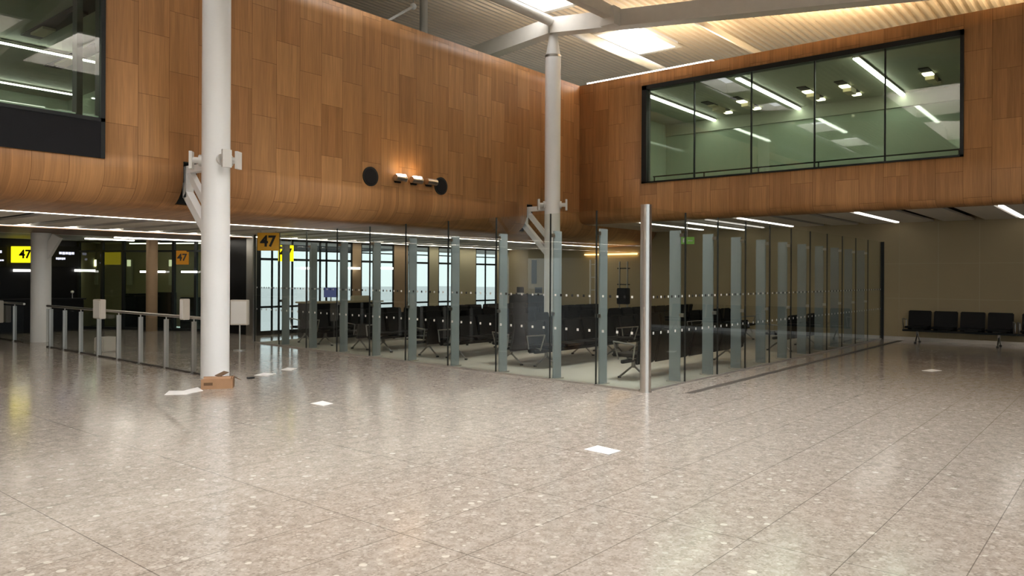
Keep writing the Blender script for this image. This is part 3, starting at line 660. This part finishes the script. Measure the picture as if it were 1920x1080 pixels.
display(-40, 12, 462, 500, [(-20, 3, 472, .085), (-20, 7, 488, .05)], 'black display screen with white text at the far left edge')
for px0, px1, y, lab in ((25, 72, 507, 'left of the flared column'), (140, 178, 507, 'right of the flared column')):
    s0, s1 = s_on_D(px0, BW-.1), s_on_D(px1, BW-.1); Z = depth_D(px0, BW-.1)
    lamp_tube('wall_strip_light', (s0, BW-.1, z_of(px0, y, Z)), (s1, BW-.1, z_of(px0, y, Z)), .05, M['lampw'], f'short white wall light on the black gate wall, {lab}', hous=False, th=.07)
for x0, x1, y, lab in ((2.45, 2.72, 511, 'left'), (3.02, 3.35, 511, 'middle'), (3.95, 4.5, 510, 'right')):
    q0, q1 = office(x0, -.1), office(x1, -.1); z = EYE + .12
    lamp_tube('wall_strip_light', (*q0, z), (*q1, z), .04, M['lampw'], f'short white light bar on the glazed office front, {lab}', hous=False, th=.06)
o = empty('gate_desk', (7.4, BW-1.0, 0)); MB().box(0, 2.6, 0, .6, 0, .98, .01).build('counter', M['black'], o); MB().box(-.05, 2.65, -.06, .62, .98, 1.02).build('worktop', M['darkpanel'], o)
thing(o, 'long black gate desk standing before the black wall', 'desk')
for x, lab in ((7.6, 'left'), (9.7, 'right')):
    o = empty('desk_lamp', (x, BW-.9, 1.02)); MB().cyl((0,0,0), (0,0,.16), .015, n=10).build('stem', M['alu'], o); MB().ball((0,0,.2), .05).build('shade', M['dotw'], o); thing(o, f'small white round desk lamp on the {lab} end of the black gate desk', 'lamp')

# ---------------------------------------------------------------- lounge furniture and fittings
o = empty('lounge_desk', (12.9, 17.9, .004)); MB().box(0, 2.5, 0, .7, 0, .98, .01).build('counter', M['black'], o); MB().box(-.05, 2.55, -.05, .75, .98, 1.02).build('worktop', M['olive'], o); MB().box(0, 2.5, -.02, 0, .15, .22).build('kick_rail', M['alu'], o)
thing(o, 'black service desk with pale top near the lounge windows', 'desk')
def monitor(s, d, label, screen='black'):
    o = empty('monitor', (s, d, 1.024), CAMROT*.8); MB().box(-.2, .2, -.02, .02, .12, .40).build('screen', M[screen], o); MB().cyl((0,.02,.01), (0,.02,.14), .02, n=10).build('stand', M['alu'], o); MB().cyl((0,.02,0), (0,.02,.012), .09, n=16).build('base', M['alu'], o)
    thing(o, label, 'monitor')
monitor(13.75, 18.2, 'blue-lit monitor standing on the lounge service desk', 'monitor')
o = thing(MB().box(-.28, .28, -.16, .16, 0, .15, .03).build('paper_stack', M['cream']), 'untidy cream stack of papers on the lounge service desk', 'papers'); o.location = (14.85, 18.2, 1.024); o.rotation_euler.z = -.4
p = on_ray(988, 29.2); o = empty('lounge_counter', (22.9, p[1], .004)); MB().box(0, .6, -.9, .9, 0, 1.05, .01).build('counter', M['black'], o); MB().box(-.03, .63, -.93, .93, 1.05, 1.09).build('worktop', M['darkpanel'], o)
thing(o, 'black counter by the plain wall in the lounge corner', 'counter')
for i, (dy, lab) in enumerate(((.55, 'left'), (-.35, 'right'))):
    o = empty('counter_terminal', (23.15, p[1]+dy, 1.094), -PI/2); MB().box(-.16, .16, -.02, .02, .06, .28).build('screen', M['black'], o); MB().box(-.12, .12, -.1, .1, 0, .05).build('base', M['dotw'], o); thing(o, f'small black terminal with white base on the corner counter, {lab}', 'terminal')
o = thing(MB().box(END-.03, END-.001, d_on_S(1006, END), d_on_S(997.5, END), 1.50, 2.45).build('wall_board', M['frame']), 'narrow dark upright panel on the plain wall beyond the farther column', 'board')
p = on_ray(1112, 26.8); o = empty('pole_stand', (p[0], p[1], .004)); MB().box(-.03, .03, -.13, -.10, 0, 2.38).build('pole', M['white_steel'], o); MB().box(-.03, .03, .10, .13, 0, 2.38).build('pole', M['white_steel'], o)
MB().box(-.2, .2, -.2, .2, -.0, .03).build('base', M['alu'], o)
for z in (1.3, 1.75, 2.2): MB().box(-.02, .02, -.12, .12, z, z+.03).build('crossbar', M['alu'], o)
thing(o, 'tall pale twin-pole stand behind the lounge seats, left of the other stand', 'stand')
p = on_ray(1169, 26.0); o = empty('pole_stand', (p[0], p[1], .004)); MB().box(-.03, .03, -.17, -.14, 0, 2.3).build('pole', M['alu'], o); MB().box(-.03, .03, .14, .17, 0, 2.3).build('pole', M['alu'], o)
for z in (1.5, 2.05): MB().box(-.02, .02, -.24, .24, z, z+.04).build('crossbar', M['frame'], o)
MB().box(-.25, .25, -.25, .25, 0, .03).build('base', M['alu'], o); MB().box(-.12, .12, -.2, .2, .85, 1.4, .02).build('case', M['black'], o)
thing(o, 'ladder-like twin-pole stand with crossbars and black case, left of the steel post', 'stand')
# exit sign
p = on_ray(1288, 21.5); z = z_of(1288, 451, 21.5); o = empty('exit_sign', (p[0], p[1], z-.10), CAMROT); MB().box(-.2, .2, -.025, .025, 0, .2).build('sign_panel', M['green_lit'], o)
MB().box(-.13, -.06, -.028, -.024, .04, .16).build('pictogram', M['dotw'], o); MB().box(.02, .15, -.028, -.024, .08, .11).build('arrow', M['dotw'], o); MB().cyl((0,0,.2), (0,0,ZR-z+.1+.05), .01, n=8).build('hanger', M['alu'], o)
thing(o, 'small green exit sign hanging behind the right glass screen', 'sign')
# light bars low in the lounge windows
for px, lab in ((662, 'first'), (725, 'second'), (579, 'third')):
    s = s_on_D(px, WD-.16); z = z_of(px, 503, depth_D(px, WD-.16)); w = .28
    lamp_tube('wall_strip_light', (s-w, WD-.16, z), (s+w, WD-.16, z), .04, M['lampw'], f'short white light bar on the lounge window frames, {lab} of three by size' if lab != 'third' else 'short white light bar on the lounge windows, nearest the yellow signs', hous=False, th=.07)
lamp_tube('wall_sconce', (END-.06, d_on_S(1205, END)+.2, 2.62), (END-.06, d_on_S(1098, END), 2.62), .05, M['warm'], 'warm amber wall light glowing on the plain wall left of the steel post', hous=False, th=.05)

# ---------------------------------------------------------------- things on the left timber wall
for px, py, lab in ((693, 331, 'left'), (825, 349, 'right')):
    Z = depth_D(px, LW); s, _ = on_ray(px, Z); z = z_of(px, py, Z); o = empty('wall_speaker', (s, LW-.0, z))
    MB().cyl((0, .0, 0), (0, -.03, 0), .215, n=40).build('bezel', M['frame'], o); MB().cyl((0, -.03, 0), (0, -.04, 0), .185, .17, n=40).build('grille', M['darkpanel'], o)
    thing(o, f'round black wall speaker on the timber wall, {lab} of the three silver lamps', 'speaker', 'round speakers on the timber wall')
for i, (px, py) in enumerate(((743, 335), (773, 339), (801, 342))):
    Z = depth_D(px, LW); s, _ = on_ray(px, Z); z = z_of(px, py, Z); o = empty('wall_lamp_or_pane_glow', (s, LW, z))
    MB().box(-.09, .09, -.06, 0, -.10, .07, .01).build('back_plate', M['frame'], o)
    mb = MB(); mb.cyl((-.16, -.13, 0), (.16, -.13, 0), .075, n=24); mb.build('reflector', M['steel'], o)
    if i < 2: MB().box(-.13, .11, -.215, -.10, .035, .09, .01).build('lens', M['lampw'], o)
    thing(o, 'silver wall lamp between the two round speakers, ' + ('left, lit', 'middle, lit', 'right, unlit')[i], 'light', 'silver lamps between the speakers')

# ---------------------------------------------------------------- litter on the floor
p = floor_at(411, 727); o = empty('cardboard_box', (p[0], p[1]+.02, 0), CAMROT+.25)
mb = MB(); mb.box(-.23, -.22, -.14, .14, 0, .13); mb.box(.22, .23, -.14, .14, 0, .17); mb.box(-.23, .23, -.15, -.14, 0, .15); mb.box(-.23, .23, .14, .15, 0, .16); mb.box(-.22, .22, -.14, .14, 0, .01)
mb.build('body', M['card'], o); MB().box(-.19, -.06, -.153, -.149, .055, .10).build('hand_hole', M['card_dark'], o)
mb = MB(); mb.bar((-.03, .15, .16), (.10, .22, .22), .2, .008); mb.bar((.23, 0, .17), (.31, .03, .12), .24, .008); mb.build('flap', M['card_dark'], o)
mb = MB(); mb.bar((0, -.145, .15), (.0, -.02, .17), .4, .008); mb.build('flap', M['card'], o)
thing(o, 'torn brown cardboard box on the floor at the foot of the nearer column', 'box')
def sheet_on_floor(pts, label, name='paper_sheet', cat='paper'):
    q = [floor_at(*p) for p in pts]; c = (sum(a for a, b in q)/len(q), sum(b for a, b in q)/len(q)); bm = MB()
    lo = [bm.bm.verts.new((a-c[0], b-c[1], 0)) for a, b in q]; hi = [bm.bm.verts.new((a-c[0], b-c[1], .004 + .006*(i % 2))) for i, (a, b) in enumerate(q)]
    bm.bm.faces.new(lo[::-1]); bm.bm.faces.new(hi)
    for i in range(len(q)): j = (i+1) % len(q); bm.bm.faces.new((lo[i], lo[j], hi[j], hi[i]))
    o = bm.build(name, M['paper'], smooth=False); o.location = (c[0], c[1], .001); thing(o, label, cat)
sheet_on_floor([(1097,843),(1122,837),(1166,846),(1143,854)], 'large white paper sheet lying on the open terrazzo, nearest the viewer')
sheet_on_floor([(583,757),(606,753),(626,757),(607,762)], 'white paper sheet on the floor right of the cardboard box')
sheet_on_floor([(477,704),(495,700),(519,701),(503,706)], 'small white paper on the floor between column and glass screen, nearer one')
sheet_on_floor([(526,694),(540,690),(558,691),(546,695)], 'small white paper by the left glass screen, farther one')
sheet_on_floor([(1729,695),(1748,693),(1767,695),(1748,697)], 'pale paper scrap on the floor before the black seats at right')
sheet_on_floor([(309,741),(318,734),(345,733),(372,727),(382,733),(350,740)], 'crumpled clear white plastic sheet beside the foot of the nearer column', 'plastic_sheet', 'plastic sheet')
p = floor_at(471, 710); o = thing(MB().box(-.06, .06, -.04, .04, 0, .03, .008).build('door_stop', M['frame']), 'small dark block on the floor right of the cardboard box', 'block'); o.location = (p[0], p[1], 0)

# ---------------------------------------------------------------- world and lamps
w = bpy.data.worlds.new('World'); SC.world = w; w.use_nodes = True; nt = w.node_tree; bg = nt.nodes['Background']
tc = nt.nodes.new('ShaderNodeTexCoord'); sp = nt.nodes.new('ShaderNodeSeparateXYZ'); nt.links.new(tc.outputs['Generated'], sp.inputs[0])
rp = nt.nodes.new('ShaderNodeValToRGB'); e = rp.color_ramp.elements; e[0].position = .0; e[0].color = (.62,.70,.70,1); e[1].position = .35; e[1].color = (.72,.82,.92,1); nt.links.new(sp.outputs[2], rp.inputs[0])
nt.links.new(rp.outputs[0], bg.inputs[0]); bg.inputs[1].default_value = 1.15
def area(name, loc, rot, sx, sy, power, col=(1,1,1), spread=PI):
    l = bpy.data.lights.new(name, 'AREA'); l.shape = 'RECTANGLE'; l.size = sx; l.size_y = sy; l.energy = power; l.color = col; l.spread = spread
    o = bpy.data.objects.new(name, l); COL.objects.link(o); o.location = loc; o.rotation_euler = rot; o['kind'] = 'helper'; return o
for i, d in enumerate((10.5, 6.0, 1.5)): area('ledge_uplight', (RW+.35, d, 7.72), (PI, .5, 0), .2, 3.0, 90, (1,.78,.5))
l = bpy.data.lights.new('lamp_glow', 'POINT'); l.energy = 1.1; l.color = (1,.6,.22); l.shadow_soft_size = .05
for s in (s_on_D(748, LW), s_on_D(775, LW)): o = bpy.data.objects.new('lamp_glow', l); COL.objects.link(o); o.location = (s, LW-.2, 4.25)

# ---------------------------------------------------------------- camera
cam = bpy.data.cameras.new('Camera'); co = bpy.data.objects.new('Camera', cam); COL.objects.link(co)
cam.sensor_width = 36; cam.lens = F/1920*36; cam.shift_y = -20/1920; cam.clip_end = 1000
fw = Vector((FS, FD, 0)).normalized(); rt_ = Vector((FD, -FS, 0)).normalized(); up = Vector((0,0,1)); a = .005
R = rt_*math.cos(a) + up*math.sin(a); U = up*math.cos(a) - rt_*math.sin(a)
mw = Matrix.Identity(4)
for i in range(3): mw[i][0], mw[i][1], mw[i][2] = R[i], U[i], -fw[i]
mw[2][3] = EYE; co.matrix_world = mw
SC.camera = co
SC.cycles.transparent_max_bounces = 32; SC.cycles.max_bounces = 10
SC.view_settings.view_transform = 'Standard'; SC.view_settings.look = 'None'; SC.view_settings.exposure = 0.68; SC.view_settings.gamma = 1.0
